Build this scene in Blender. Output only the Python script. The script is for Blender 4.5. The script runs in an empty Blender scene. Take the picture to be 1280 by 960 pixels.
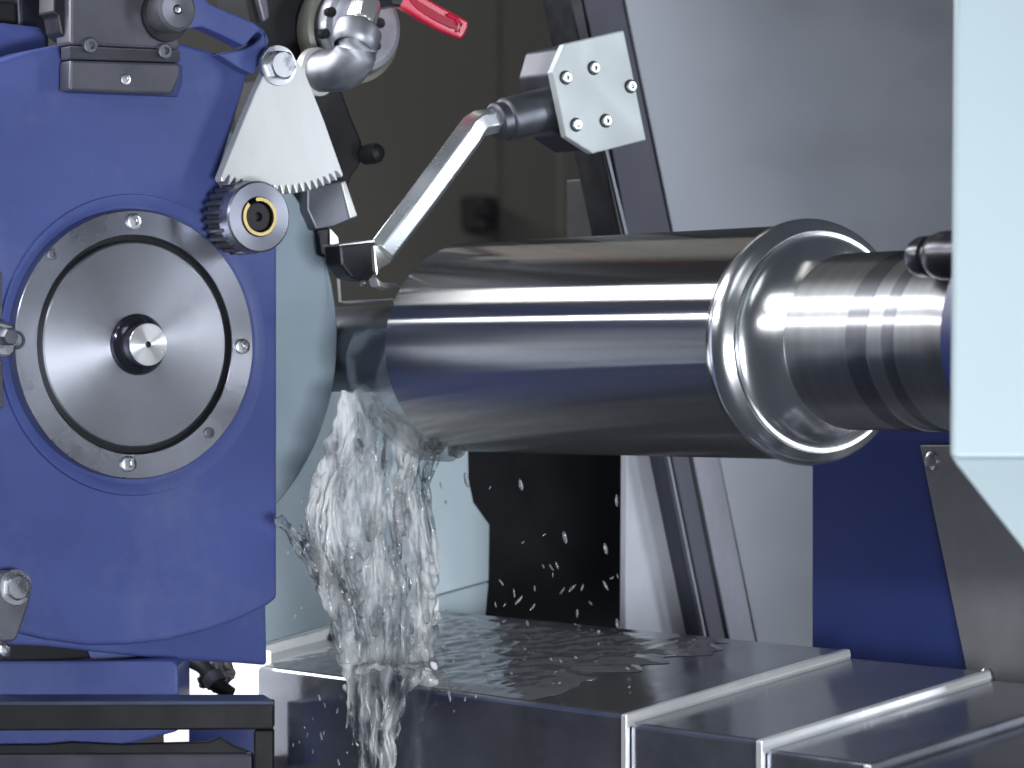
import bpy, bmesh, math, random
from mathutils import Vector, Matrix, noise
random.seed(7)
S = bpy.context.scene
COL = S.collection
rad = math.radians

# ---------------------------------------------------------------- camera
CZ = 1.2
PHI = rad(34)
FPX = 4500.0
FWD = Vector((-math.cos(PHI), math.sin(PHI), 0))
RGT = Vector((math.sin(PHI), math.cos(PHI), 0))
UP = Vector((0, 0, 1))
CAM = Vector((0, 0, CZ))
cd = bpy.data.cameras.new('camera')
cd.sensor_width = 36
cd.lens = FPX / 1280 * 36
cd.clip_start = 0.05
cd.clip_end = 60
cam = bpy.data.objects.new('camera', cd)
COL.objects.link(cam)
cam.matrix_world = Matrix((
    (RGT.x, UP.x, -FWD.x, CAM.x), (RGT.y, UP.y, -FWD.y, CAM.y),
    (RGT.z, UP.z, -FWD.z, CAM.z), (0, 0, 0, 1)))
cd.dof.use_dof = True
cd.dof.focus_distance = 3.25
cd.dof.aperture_fstop = 9.0
S.camera = cam

# ---------------------------------------------------------------- light
S.view_settings.view_transform = 'Standard'
S.view_settings.look = 'None'
S.view_settings.exposure = 0.0
S.view_settings.gamma = 1.0
W = bpy.data.worlds.new('World')
S.world = W
W.use_nodes = True
bg = W.node_tree.nodes['Background']
bg.inputs[0].default_value = (0.55, 0.62, 0.78, 1)
bg.inputs[1].default_value = 0.10


def area(name, loc, target, sx, sy, power, color=(1, 1, 1), spread=180):
    l = bpy.data.lights.new(name, 'AREA')
    l.shape = 'RECTANGLE'
    l.size, l.size_y = sx, sy
    l.energy = power
    l.color = color
    l.spread = rad(spread)
    o = bpy.data.objects.new(name, l)
    COL.objects.link(o)
    o.location = loc
    d = Vector(target) - Vector(loc)
    o.rotation_euler = d.to_track_quat('-Z', 'Y').to_euler()
    return o


# machine hall luminaires and added fill lights, all outside the frame
area('machine_lamp', (-4.5, 0.98, CZ + 1.22), (-4.2, 1.86, CZ), 3.2, 0.34, 66, (0.95, 0.97, 1.0))
area('tube_lamp', (-3.25, 0.85, CZ + 0.47), (-2.95, 1.86, CZ), 1.5, 0.012, 11, (0.95, 0.97, 1.0))
area('hall_lamp_low', (-0.5, 0.98, CZ - 0.30), (-2.98, 1.65, CZ - .22), 0.7, 0.35, 48, (0.90, 0.95, 1.0))
area('hall_lamp_high', (-0.4, 0.2, CZ + 2.4), (-2.9, 1.7, CZ), 1.2, 1.2, 9, (0.92, 0.96, 1.0))
area('panel_fill_light', (-1.3, 3.12, CZ + 0.1), (-3.0, 2.2, CZ), 0.35, 1.3, 15, (0.86, 0.92, 1.0))  # added unseen light that gives the back panel its gradient
area('guard_sheen_light', (-1.1, 2.55, CZ - 0.55), (-3.0, 1.5, CZ - .25), 0.6, 0.35, 4, (0.92, 0.95, 1.0))  # added unseen light for a soft sheen on the lower guard
area('hall_lamp_far', (-4.6, 2.2, CZ + 2.4), (-6.2, 3.2, CZ), 1.0, 1.0, 11, (1.0, 0.97, 0.9))


# ---------------------------------------------------------------- pixel helpers
def ray(px, py):
    return FWD + RGT * ((px - 640) / FPX) + UP * ((480 - py) / FPX)


def onX(px, py, X):
    r = ray(px, py)
    return CAM + r * (X / r.x)


def onY(px, py, Y):
    r = ray(px, py)
    return CAM + r * (Y / r.y)


def P(px, py, d):
    return CAM + ray(px, py) * d


# ---------------------------------------------------------------- materials
MATS = {}


def node(nt, t, **kw):
    n = nt.nodes.new(t)
    for k, v in kw.items():
        setattr(n, k, v)
    return n


def mat(name, col, rough=0.5, metal=0.0, var=0.15, scale=(12, 12, 12), bump=0.0, bscale=60,
        rvar=0.1, coat=0.0, aniso=0.0, tangent=None, spec=0.5, trans=0.0, ior=1.45, stretch=None,
        spots=None, detail=4.0):
    if name in MATS:
        return MATS[name]
    m = bpy.data.materials.new(name)
    m.use_nodes = True
    nt = m.node_tree
    b = nt.nodes['Principled BSDF']
    L = nt.links.new
    tc = node(nt, 'ShaderNodeTexCoord')
    mp = node(nt, 'ShaderNodeMapping')
    mp.inputs['Scale'].default_value = scale
    L(tc.outputs['Object'], mp.inputs['Vector'])
    n1 = node(nt, 'ShaderNodeTexNoise')
    n1.inputs['Scale'].default_value = 1.0
    n1.inputs['Detail'].default_value = detail
    n1.inputs['Roughness'].default_value = 0.6
    L(mp.outputs[0], n1.inputs['Vector'])
    cr = node(nt, 'ShaderNodeMapRange')
    cr.inputs['From Min'].default_value = 0.3
    cr.inputs['From Max'].default_value = 0.7
    cr.inputs['To Min'].default_value = 1 - var
    cr.inputs['To Max'].default_value = 1 + var
    L(n1.outputs['Fac'], cr.inputs['Value'])
    mx = node(nt, 'ShaderNodeVectorMath', operation='SCALE')
    mx.inputs[0].default_value = col
    L(cr.outputs[0], mx.inputs['Scale'])
    out = mx.outputs[0]
    if spots:
        n3 = node(nt, 'ShaderNodeTexNoise')
        n3.inputs['Scale'].default_value = spots[1]
        n3.inputs['Detail'].default_value = 6
        n3.inputs['Roughness'].default_value = 0.7
        L(tc.outputs['Object'], n3.inputs['Vector'])
        r3 = node(nt, 'ShaderNodeMapRange')
        r3.inputs['From Min'].default_value = spots[2]
        r3.inputs['From Max'].default_value = spots[2] + 0.22
        r3.inputs['To Max'].default_value = spots[3]
        L(n3.outputs['Fac'], r3.inputs['Value'])
        mm = node(nt, 'ShaderNodeMix', data_type='RGBA')
        L(r3.outputs[0], mm.inputs['Factor'])
        L(out, mm.inputs['A'])
        mm.inputs['B'].default_value = (*spots[0], 1)
        out = mm.outputs['Result']
    L(out, b.inputs['Base Color'])
    rr = node(nt, 'ShaderNodeMapRange')
    rr.inputs['From Min'].default_value = 0.3
    rr.inputs['From Max'].default_value = 0.7
    rr.inputs['To Min'].default_value = max(0.02, rough * (1 - rvar * 2))
    rr.inputs['To Max'].default_value = min(1, rough * (1 + rvar * 2))
    L(n1.outputs['Fac'], rr.inputs['Value'])
    L(rr.outputs[0], b.inputs['Roughness'])
    b.inputs['Metallic'].default_value = metal
    b.inputs['Specular IOR Level'].default_value = spec
    b.inputs['Coat Weight'].default_value = coat
    b.inputs['Coat Roughness'].default_value = 0.15
    b.inputs['Transmission Weight'].default_value = trans
    b.inputs['IOR'].default_value = ior
    if bump:
        mp2 = node(nt, 'ShaderNodeMapping')
        mp2.inputs['Scale'].default_value = stretch or (1, 1, 1)
        L(tc.outputs['Object'], mp2.inputs['Vector'])
        n2 = node(nt, 'ShaderNodeTexNoise')
        n2.inputs['Scale'].default_value = bscale
        n2.inputs['Detail'].default_value = 3
        L(mp2.outputs[0], n2.inputs['Vector'])
        bp = node(nt, 'ShaderNodeBump')
        bp.inputs['Strength'].default_value = bump
        bp.inputs['Distance'].default_value = 0.002
        L(n2.outputs['Fac'], bp.inputs['Height'])
        L(bp.outputs[0], b.inputs['Normal'])
    if aniso:
        b.inputs['Anisotropic'].default_value = aniso
        b.inputs['Anisotropic Rotation'].default_value = 0.25
        if tangent:
            tg = node(nt, 'ShaderNodeTangent', direction_type='RADIAL', axis=tangent)
            L(tg.outputs[0], b.inputs['Tangent'])
    MATS[name] = m
    return m


BLUE = mat('blue_enamel', (0.068, 0.091, 0.275), 0.42, var=0.14, scale=(5, 5, 7), bump=0.10, bscale=90, spec=0.35,
           spots=((0.14, 0.165, 0.31), 8, 0.50, 0.50))
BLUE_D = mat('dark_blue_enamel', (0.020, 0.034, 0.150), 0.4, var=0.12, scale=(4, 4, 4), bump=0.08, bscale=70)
STEEL_G = mat('ground_steel', (0.47, 0.465, 0.455), 0.235, 1.0, var=0.04, scale=(1, 30, 30), rvar=0.06, aniso=0.95, tangent='X')
STEEL_S = mat('shaft_steel', (0.44, 0.445, 0.455), 0.30, 1.0, var=0.12, scale=(60, 0.5, 0.5), rvar=0.1, detail=2,
              aniso=0.9, tangent='X')
BAND_S = mat('lapped_band_steel', (0.26, 0.265, 0.285), 0.34, 1.0, var=0.15, scale=(90, 0.5, 0.5), rvar=0.1, detail=2, aniso=0.9, tangent='X')


def lay_metal(m, tint, r1, a1, r2, a2, f):
    nt = m.node_tree
    L = nt.links.new
    out = [n for n in nt.nodes if n.type == 'OUTPUT_MATERIAL'][0]
    bs = nt.nodes['Principled BSDF']
    col = bs.inputs['Base Color'].links[0].from_socket
    tg = [n for n in nt.nodes if n.type == 'TANGENT'][0]
    sh = []
    for r, a in ((r1, a1), (r2, a2)):
        g = nt.nodes.new('ShaderNodeBsdfAnisotropic')
        g.distribution = 'BECKMANN'
        g.inputs['Roughness'].default_value = r
        g.inputs['Anisotropy'].default_value = a
        L(col, g.inputs['Color'])
        L(tg.outputs[0], g.inputs['Tangent'])
        sh.append(g)
    mx = nt.nodes.new('ShaderNodeMixShader')
    mx.inputs[0].default_value = f
    L(sh[0].outputs[0], mx.inputs[1])
    L(sh[1].outputs[0], mx.inputs[2])
    L(mx.outputs[0], out.inputs['Surface'])


lay_metal(STEEL_G, None, .25, .78, .22, .3, .07)
lay_metal(STEEL_S, None, .36, .68, .52, .2, .45)
lay_metal(BAND_S, None, .36, .66, .52, .2, .45)
STEEL_C = mat('chamfer_steel', (0.80, 0.81, 0.82), 0.23, 1.0, var=0.03, rvar=0.1, aniso=0.4, tangent='X')
TURNED = mat('turned_face_steel', (0.36, 0.37, 0.42), 0.38, 1.0, var=0.14, scale=(5, 5, 5), aniso=0.8, tangent='X',
             bump=0.03, bscale=25, spots=((0.48, 0.48, 0.53), 11, 0.55, 0.6))
RING = mat('flange_ring_steel', (0.34, 0.35, 0.41), 0.30, 1.0, var=0.15, scale=(9, 9, 9), aniso=0.5, tangent='X',
           spots=((0.14, 0.14, 0.17), 10, 0.64, 0.5))
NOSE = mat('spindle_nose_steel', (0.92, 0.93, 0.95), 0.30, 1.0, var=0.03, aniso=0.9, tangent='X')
STEEL = mat('plain_steel', (0.52, 0.53, 0.56), 0.30, 1.0, var=0.12, scale=(30, 30, 30), rvar=0.3, bump=0.03)
STEEL_D = mat('dark_steel', (0.15, 0.155, 0.18), 0.42, 0.8, var=0.2, scale=(25, 25, 25), bump=0.06, bscale=120)
BLACKOX = mat('black_oxide', (0.022, 0.022, 0.027), 0.38, 0.3, var=0.3, scale=(30, 30, 30), bump=0.06, bscale=120)
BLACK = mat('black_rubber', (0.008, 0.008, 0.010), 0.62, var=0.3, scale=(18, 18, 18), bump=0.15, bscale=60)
GREYM = mat('grey_bracket_paint', (0.095, 0.095, 0.115), 0.34, 0.35, var=0.15, scale=(12, 12, 12), bump=0.08, bscale=90)
WHITEM = mat('bright_gear_steel', (0.60, 0.605, 0.60), 0.34, 0.3, var=0.06, scale=(12, 30, 12), bump=0.03, bscale=40,
             spots=((0.58, 0.58, 0.56), 15, 0.62, 0.35))
PLATEM = mat('zinc_plate', (0.56, 0.60, 0.60), 0.42, 0.15, var=0.05, scale=(25, 25, 25), bump=0.04, bscale=150)
WHEELM = mat('abrasive_blue_grey', (0.32, 0.395, 0.46), 0.72, var=0.10, scale=(9, 9, 9), bump=0.12, bscale=500,
             spots=((0.28, 0.36, 0.40), 9, 0.58, 0.4))
SPLASHM = mat('splash_sheet', (0.31, 0.38, 0.415), 0.40, 0.05, var=0.10, scale=(7, 7, 3), bump=0.05, bscale=30, rvar=0.3)
STRIPM = mat('pale_strip', (0.62, 0.62, 0.60), 0.36, 0.3, var=0.15, scale=(30, 30, 30), bump=0.05)
PANELM = mat('brushed_panel', (0.228, 0.236, 0.262), 0.36, 0.55, var=0.06, scale=(2, 2, 4), bump=0.02, bscale=10,
             stretch=(1, 1, 20))
PANELL = mat('lower_panel', (0.36, 0.37, 0.41), 0.40, 0.15, var=0.25, scale=(9, 9, 5), bump=0.04, bscale=30,
             spots=((0.48, 0.49, 0.53), 8, 0.58, 0.6))
POSTM = mat('post_paint', (0.055, 0.055, 0.075), 0.42, 0.3, var=0.25, scale=(14, 14, 6), bump=0.05)
TRAYM = mat('way_cover_steel', (0.25, 0.26, 0.30), 0.18, 0.85, var=0.22, scale=(8, 8, 14), bump=0.22, bscale=16,
            rvar=0.3, spots=((0.23, 0.23, 0.26), 14, 0.58, 0.6))
LIPM = mat('bright_lip_steel', (0.88, 0.88, 0.88), 0.24, 0.6, var=0.05, scale=(30, 30, 30), bump=0.03)
DOORM = mat('door_white_enamel', (0.375, 0.45, 0.475), 0.35, var=0.02, scale=(2, 2, 2), coat=0.2)
WALLM = mat('far_wall', (0.13, 0.123, 0.107), 0.85, var=0.12, scale=(1.2, 1.2, 0.5))
WALLD = mat('far_device', (0.018, 0.017, 0.016), 0.7)
WHITEB = mat('glowing_white', (0.82, 0.82, 0.80), 0.7, var=0.04)
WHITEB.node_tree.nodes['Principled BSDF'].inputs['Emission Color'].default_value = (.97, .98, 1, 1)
WHITEB.node_tree.nodes['Principled BSDF'].inputs['Emission Strength'].default_value = 0.9  # glow added to the board so the shaded gap looks white
REDM = mat('red_handle_vinyl', (0.62, 0.015, 0.055), 0.30, var=0.15, scale=(30, 30, 30), coat=0.3)
BRASS = mat('brass', (0.80, 0.62, 0.28), 0.28, 1.0, var=0.1)
CAST = mat('galvanised_cast', (0.36, 0.37, 0.41), 0.46, 0.9, var=0.16, scale=(40, 40, 40), bump=0.14, bscale=110)
CHROME = mat('bright_nickel', (0.82, 0.82, 0.80), 0.20, 0.85, var=0.06, scale=(30, 30, 30))
FLANGE = mat('aluminium_flange', (0.50, 0.51, 0.57), 0.28, 0.6, var=0.08, scale=(16, 16, 16))
OLIVE = mat('flange_rim_paint', (0.19, 0.19, 0.165), 0.4, 0.4, var=0.15)
KNOBM = mat('grey_knob', (0.20, 0.20, 0.23), 0.34, 0.7, var=0.1, scale=(30, 30, 30))
ROD = mat('rod_aluminium', (0.74, 0.77, 0.80), 0.28, 0.85, var=0.06, scale=(20, 20, 20), bump=0.03)

# coolant: clear water with streaks of entrained air
m = bpy.data.materials.new('coolant_water')
m.use_nodes = True
nt = m.node_tree
b = nt.nodes['Principled BSDF']
b.inputs['Base Color'].default_value = (0.98, 0.99, 1.0, 1)
b.inputs['Roughness'].default_value = 0.04
b.inputs['IOR'].default_value = 1.33
tc = node(nt, 'ShaderNodeTexCoord')
mp = node(nt, 'ShaderNodeMapping')
mp.inputs['Scale'].default_value = (42, 42, 15)
nt.links.new(tc.outputs['Object'], mp.inputs['Vector'])
nz = node(nt, 'ShaderNodeTexNoise')
nz.inputs['Scale'].default_value = 1.0
nz.inputs['Detail'].default_value = 5
nt.links.new(mp.outputs[0], nz.inputs['Vector'])
mr = node(nt, 'ShaderNodeMapRange')
mr.inputs['From Min'].default_value = 0.43
mr.inputs['From Max'].default_value = 0.66
mr.inputs['To Min'].default_value = 1.0
mr.inputs['To Max'].default_value = 0.20
nt.links.new(nz.outputs['Fac'], mr.inputs['Value'])
nt.links.new(mr.outputs[0], b.inputs['Transmission Weight'])
WATER = m
# clear coolant (droplets, film)
SPRAY = mat('coolant_drops', (0.92, 0.94, 0.97), 0.06, 0, var=0.02, trans=0.86, ior=1.33)
FILM = mat('coolant_film', (0.9, 0.93, 0.96), 0.04, 0, var=0.02, trans=1.0, ior=1.33)




def thin_water(m, f):
    """thin sheets of clear water let most light straight through"""
    nt = m.node_tree
    out = [n for n in nt.nodes if n.type == 'OUTPUT_MATERIAL'][0]
    tr = nt.nodes.new('ShaderNodeBsdfTransparent')
    mx = nt.nodes.new('ShaderNodeMixShader')
    mx.inputs[0].default_value = f
    nt.links.new(nt.nodes['Principled BSDF'].outputs[0], mx.inputs[1])
    nt.links.new(tr.outputs[0], mx.inputs[2])
    nt.links.new(mx.outputs[0], out.inputs['Surface'])


thin_water(WATER, .16)
thin_water(FILM, .55)
# ---------------------------------------------------------------- object helpers
def thing(name, label, cat, loc, group=None):
    o = bpy.data.objects.new(name, None)
    o.empty_display_size = 0.02
    COL.objects.link(o)
    o.location = loc
    o['label'] = label
    o['category'] = cat
    if group:
        o['group'] = group
    return o


def world_loc(o):
    v = Vector(o.location)
    while o.parent:
        o = o.parent
        v = v + o.location
    return v


def obj(name, verts, faces, material, parent=None, origin=None, smooth=None, bevel=0, segs=2):
    """verts in world space; one mesh object, origin at its centre (or given)"""
    vs = [Vector(v) for v in verts]
    if origin is None:
        lo = Vector((min(v.x for v in vs), min(v.y for v in vs), min(v.z for v in vs)))
        hi = Vector((max(v.x for v in vs), max(v.y for v in vs), max(v.z for v in vs)))
        origin = (lo + hi) / 2
    origin = Vector(origin)
    me = bpy.data.meshes.new(name)
    me.from_pydata([v - origin for v in vs], [], faces)
    bm = bmesh.new()
    bm.from_mesh(me)
    bmesh.ops.recalc_face_normals(bm, faces=bm.faces)
    bm.to_mesh(me)
    bm.free()
    me.materials.append(material)
    if smooth is not None:
        me.shade_smooth()
        if smooth < 180:
            me.set_sharp_from_angle(angle=rad(smooth))
    o = bpy.data.objects.new(name, me)
    COL.objects.link(o)
    if parent:
        o.parent = parent
        o.location = origin - world_loc(parent)
    else:
        o.location = origin
    if bevel:
        bv = o.modifiers.new('edge', 'BEVEL')
        bv.width = bevel
        bv.segments = segs
        bv.limit_method = 'ANGLE'
        bv.angle_limit = rad(28)
        bv.harden_normals = False
    return o


def tag(o, label, cat, group=None, kind=None):
    o['label'] = label
    o['category'] = cat
    if group:
        o['group'] = group
    if kind:
        o['kind'] = kind
    return o


def prism_data(pts, vec):
    n = len(pts)
    pts = [Vector(p) for p in pts]
    vs = pts + [p + Vector(vec) for p in pts]
    fs = [list(range(n)), list(range(2 * n - 1, n - 1, -1))]
    for i in range(n):
        j = (i + 1) % n
        fs.append([i, i + n, j + n, j])
    return vs, fs


def prism(name, pts, vec, material, parent=None, bevel=0.0015, **kw):
    vs, fs = prism_data(pts, vec)
    return obj(name, vs, fs, material, parent, bevel=bevel, **kw)


def smooth_pts(pts, it=2):
    """Chaikin on (px,py) closed outline"""
    for _ in range(it):
        q = []
        n = len(pts)
        for i in range(n):
            a, c = pts[i], pts[(i + 1) % n]
            q.append((a[0] * .75 + c[0] * .25, a[1] * .75 + c[1] * .25))
            q.append((a[0] * .25 + c[0] * .75, a[1] * .25 + c[1] * .75))
        pts = q
    return pts


def plateX(name, px, X, th, material, parent=None, bevel=0.0015, **kw):
    return prism(name, [onX(x, y, X) for x, y in px], (-th, 0, 0), material, parent, bevel, **kw)


def plateY(name, px, Y, th, material, parent=None, bevel=0.0015, **kw):
    return prism(name, [onY(x, y, Y) for x, y in px], (0, th, 0), material, parent, bevel, **kw)


def plateP(name, px, d, th, material, parent=None, bevel=0.0015, **kw):
    return prism(name, [P(x, y, d) for x, y in px], FWD * th, material, parent, bevel, **kw)


def frame(axis):
    a = Vector(axis).normalized()
    u = a.cross(Vector((0, 0, 1)))
    if u.length < 1e-3:
        u = a.cross(Vector((1, 0, 0)))
    u.normalize()
    return a, u, a.cross(u)


def lathe_data(profile, c, axis, segs=48, fn=None, rot=0):
    """profile [(r,h)] from front to back; r==0 closes with a point"""
    a, u, v = frame(axis)
    c = Vector(c)
    vs, fs, rings = [], [], []
    for k, (r, h) in enumerate(profile):
        if r == 0:
            rings.append([len(vs)])
            vs.append(c + a * h)
        else:
            ring = []
            for i in range(segs):
                t = 2 * math.pi * i / segs + rot
                rr = r * (fn(k, t) if fn else 1)
                ring.append(len(vs))
                vs.append(c + a * h + u * (rr * math.cos(t)) + v * (rr * math.sin(t)))
            rings.append(ring)
    for p, q in zip(rings, rings[1:]):
        if len(p) == 1 and len(q) == 1:
            continue
        for i in range(segs):
            j = (i + 1) % segs
            if len(p) == 1:
                fs.append([p[0], q[j], q[i]])
            elif len(q) == 1:
                fs.append([p[i], p[j], q[0]])
            else:
                fs.append([p[i], p[j], q[j], q[i]])
    return vs, fs


def lathe(name, profile, c, axis, material, parent=None, segs=48, fn=None, smooth=32, rot=0, **kw):
    vs, fs = lathe_data(profile, c, axis, segs, fn, rot)
    return obj(name, vs, fs, material, parent, smooth=smooth, **kw)


def tube_data(path, radii, segs=12, cap=True, rot=0, ref=None):
    vs, fs = [], []
    path = [Vector(p) for p in path]
    n = len(path)
    up = Vector(ref) if ref else Vector((0.13, 0.21, 0.97)).normalized()
    for k, p in enumerate(path):
        t = (path[min(k + 1, n - 1)] - path[max(k - 1, 0)]).normalized()
        u = t.cross(up)
        if u.length < 1e-4:
            u = t.cross(Vector((1, 0, 0)))
        u.normalize()
        v = u.cross(t)
        r = radii[k] if hasattr(radii, '__len__') else radii
        for i in range(segs):
            a = 2 * math.pi * i / segs + rot
            vs.append(p + u * (r * math.cos(a)) + v * (r * math.sin(a)))
    for k in range(n - 1):
        for i in range(segs):
            j = (i + 1) % segs
            fs.append([k * segs + i, k * segs + j, (k + 1) * segs + j, (k + 1) * segs + i])
    if cap:
        fs.append(list(range(segs))[::-1])
        fs.append([(n - 1) * segs + i for i in range(segs)])
    return vs, fs


def tube(name, path, radii, material, parent=None, segs=16, smooth=40, rot=0, ref=None, **kw):
    vs, fs = tube_data(path, radii, segs, True, rot, ref)
    return obj(name, vs, fs, material, parent, smooth=smooth, **kw)


def hexf(t, off=0):
    a = ((t + off) % (math.pi / 3)) - math.pi / 6
    return math.cos(math.pi / 6) / math.cos(a)


def socket_bolt(c, axis, r, h, parent, material=None, name='bolt'):
    """cap screw with hexagon socket; c on the seat surface"""
    off = random.random()
    prof = [(0, h * .35), (r * .5, h * .35), (r * .52, h * 1.0), (r * .86, h), (r, h * .85), (r, -h * .3), (0, -h * .3)]
    fn = lambda k, t: hexf(t, off) if k in (1, 2) else 1
    return lathe(name, prof, c, axis, material or STEEL, parent, segs=30, fn=fn, smooth=30)


def hex_bolt(c, axis, r, h, parent, material=None, name='bolt'):
    off = random.random()
    prof = [(0, h), (r * .8, h), (r, h * .85), (r, h * .22), (r * 1.28, h * .2), (r * 1.3, h * .1), (r * 1.3, -h * .2), (0, -h * .2)]
    fn = lambda k, t: hexf(t, off) if k in (2, 3) else 1
    return lathe(name, prof, c, axis, material or STEEL, parent, segs=36, fn=fn, smooth=25)


def join(parts):
    vs, fs = [], []
    for v, f in parts:
        o = len(vs)
        vs += list(v)
        fs += [[i + o for i in q] for q in f]
    return vs, fs


AXX = Vector((1, 0, 0))

# ================================================================ LARGE STRUCTURE
# far wall of the hall and its seam, seen between wheelhead and panel
wall = prism('back_wall', [Vector((-6.2, y, z)) for y, z in ((0.6, -1), (7.0, -1), (7.0, 4.5), (0.6, 4.5))], (-.1, 0, 0),
             WALLM, bevel=0)
wall['kind'] = 'structure'
sm = plateX('wall_seam', [(621, -20), (625, -20), (625, 420), (621, 420)], -6.197, .02, mat('wall_joint', (.095, .09, .078), .85), wall, 0)
st = plateX('wall_stile', [(700, -20), (735, -20), (735, 420), (700, 420)], -6.194, .04, WALLM, wall, 0.002)
dv = thing('wall_switch', 'small dark switch box on the dim far wall', 'switch', onX(611, 290, -6.1))
plateX('housing', [(600, 244), (626, 246), (625, 290), (602, 288)], -6.12, .08, WALLD, dv, .01)
lathe('button', [(0, .03), (.015, .03), (.017, 0), (.017, -.02), (0, -.02)], onX(607, 266, -6.12), AXX, BLACK, dv, 20)

# ---- splash sheet and tray geometry
TY0 = 1.813
TZ0 = CZ - 0.2845
TS = 0.187


def trayz(Y):
    return TZ0 + TS * (Y - TY0)


def ontray(px, py, drop=0.0):
    r = ray(px, py)
    t = (TZ0 - drop - TS * TY0 - CAM.z) / (r.z - TS * r.y)
    return CAM + r * t


F1 = ontray(780, 895).x
F2 = ontray(953, 925, .006).x
F3 = ontray(1093, 951, .012).x
YB = 2.06
wc = thing('way_cover', 'stepped stainless telescopic way cover wet with coolant below the workpiece', 'machine cover',
           (-2.6, 1.93, CZ - .5))


def section(x0, x1, drop, name, bottom=.30):
    y0 = TY0
    a = [(x0, y0, trayz(y0) - drop), (x1, y0, trayz(y0) - drop), (x1, YB, trayz(YB) - drop), (x0, YB, trayz(YB) - drop)]
    pts = [Vector(p) for p in a]
    vs = pts + [Vector((p.x, p.y, CZ - .55)) for p in pts]
    fs = [[0, 1, 2, 3], [7, 6, 5, 4], [0, 4, 5, 1], [1, 5, 6, 2], [2, 6, 7, 3], [3, 7, 4, 0]]
    return obj(name, vs, fs, TRAYM, wc, bevel=.004, segs=3)


section(-3.34, F1, 0, 'cover_section')
section(F1 + .002, F2, .007, 'cover_section')
section(F2 + .002, F3, .014, 'cover_section')
section(F3 + .002, -1.75, .021, 'cover_section')
for i, fx in enumerate((F1, F2, F3)):
    d = .007 * i
    y0, y1 = TY0 - .004, YB - .004
    sec = [Vector((fx - .004, 0, .0015)), Vector((fx + .004, 0, .0015)), Vector((fx + .006, 0, -.004)), Vector((fx + .004, 0, -.0105)),
           Vector((fx - .004, 0, -.0015))]
    vs = [Vector((p.x, y0, trayz(y0) - d + p.z)) for p in sec] + [Vector((p.x, y1, trayz(y1) - d + p.z)) for p in sec]
    n = len(sec)
    fs = [list(range(n)), list(range(2 * n - 1, n - 1, -1))] + [[k, k + n, (k + 1) % n + n, (k + 1) % n] for k in range(n)]
    lip = obj('wiper_lip', vs, fs, LIPM if i < 2 else STEEL_D, wc, bevel=.0012)
    zt = trayz(TY0) - d
    prism('edge_strip', [Vector((fx - .003, TY0 - .005, zt)), Vector((fx + .0045, TY0 - .005, zt)),
                         Vector((fx + .0045, TY0 - .005, CZ - .55)), Vector((fx - .003, TY0 - .005, CZ - .55))],
          (0, .0045, 0), LIPM, wc, .0008)
# ---- splash sheet behind the grinding wheel
XS = -3.20
sp = thing('splash_sheet', 'pale blue grey splash sheet behind the falling coolant', 'splash guard', onX(470, 790, XS))
plateX('sheet', [(300, 462), (470, 462), (585, 540), (586, 600), (592, 628), (612, 656), (611, 726), (300, 812)], XS, .006, SPLASHM, sp, .001)
plateX('lower_sheet', [(300, 814), (611, 728), (606, 784), (560, 795), (300, 850)], XS - .004, .006, SPLASHM, sp, .001)
plateX('fixing_strip', [(300, 816), (418, 783), (549, 748), (549, 772), (418, 806), (300, 838)], XS + .006, .008, STRIPM, sp, .001)
for (x, y) in ((417, 797), (417, 812), (520, 770)):
    hex_bolt(onX(x, y, XS + .006), AXX, .0055, .006, sp, STEEL_D)

# ---- big slanted panel, post, and what closes the space under the workpiece
XP = -3.03
gp = thing('back_panel', 'large brushed grey metal panel with slanted edge behind the workpiece', 'panel', onX(1000, 812, XP))
plateX('sheet', [(772, -40), (1420, -40), (1420, 830), (952, 830)], XP, .02, PANELM, gp, .002)
post = thing('slanted_post', 'dark slanted post carrying the gauge block', 'post', onX(915, 800, XP + .03))
plateX('post_body', [(722, -40), (771, -40), (839, 288), (860, 390), (823, 390), (783, 288)], XP + .012, .05, POSTM, post, .002)
plateX('post_edge', [(704, -40), (721, -40), (782, 288), (806, 390), (795, 390), (773, 288)], XP + .022, .05, BLACKOX, post, .002)
plateX('trim_strip', [(752, 170), (756, 170), (785, 288), (808, 380), (803, 380), (780, 288)], XP + .024, .004, STEEL_D, post, .0006)
LOWP = mat('strut_paint', (0.20, 0.20, 0.235), 0.40, 0.3, var=0.25, scale=(14, 14, 6), bump=0.05)
plateX('lower_strut', [(864, 391), (951, 830), (918, 830), (830, 391)], XP + .012, .05, LOWP, post, .002)
plateX('lower_web', [(826, 391), (914, 830), (893, 830), (803, 391)], XP + .020, .05, POSTM, post, .002)
plateX('web_edge', [(801, 391), (891, 830), (887, 830), (797, 391)], XP + .022, .006, STEEL_D, post, .001)
bb = plateX('rear_box', [(742, 222), (772, 222), (790, 300), (742, 300)], XP - .03, .05, BLACK, post, .002)
lp = thing('lower_grey_panel', 'mottled grey sheet panel beside the black recess under the workpiece', 'panel', onX(830, 805, XP - .03))
plateX('sheet', [(783, 500), (835, 500), (905, 830), (781, 830)], XP - .02, .01, PANELL, lp, .0015)
plateX('folded_edge', [(846, 500), (852, 500), (912, 830), (904, 830)], XP - .002, .012, STRIPM, lp, .001)
bk = thing('recess_black', 'matt black sheet standing in for the shade of the recess under the workpiece', 'panel', onX(690, 790, -3.36))
plateX('sheet', [(560, 520), (800, 520), (800, 830), (560, 830)], -3.36, .02, BLACK, bk, .002)  # black sheet in place of the cavity's own shade

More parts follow.
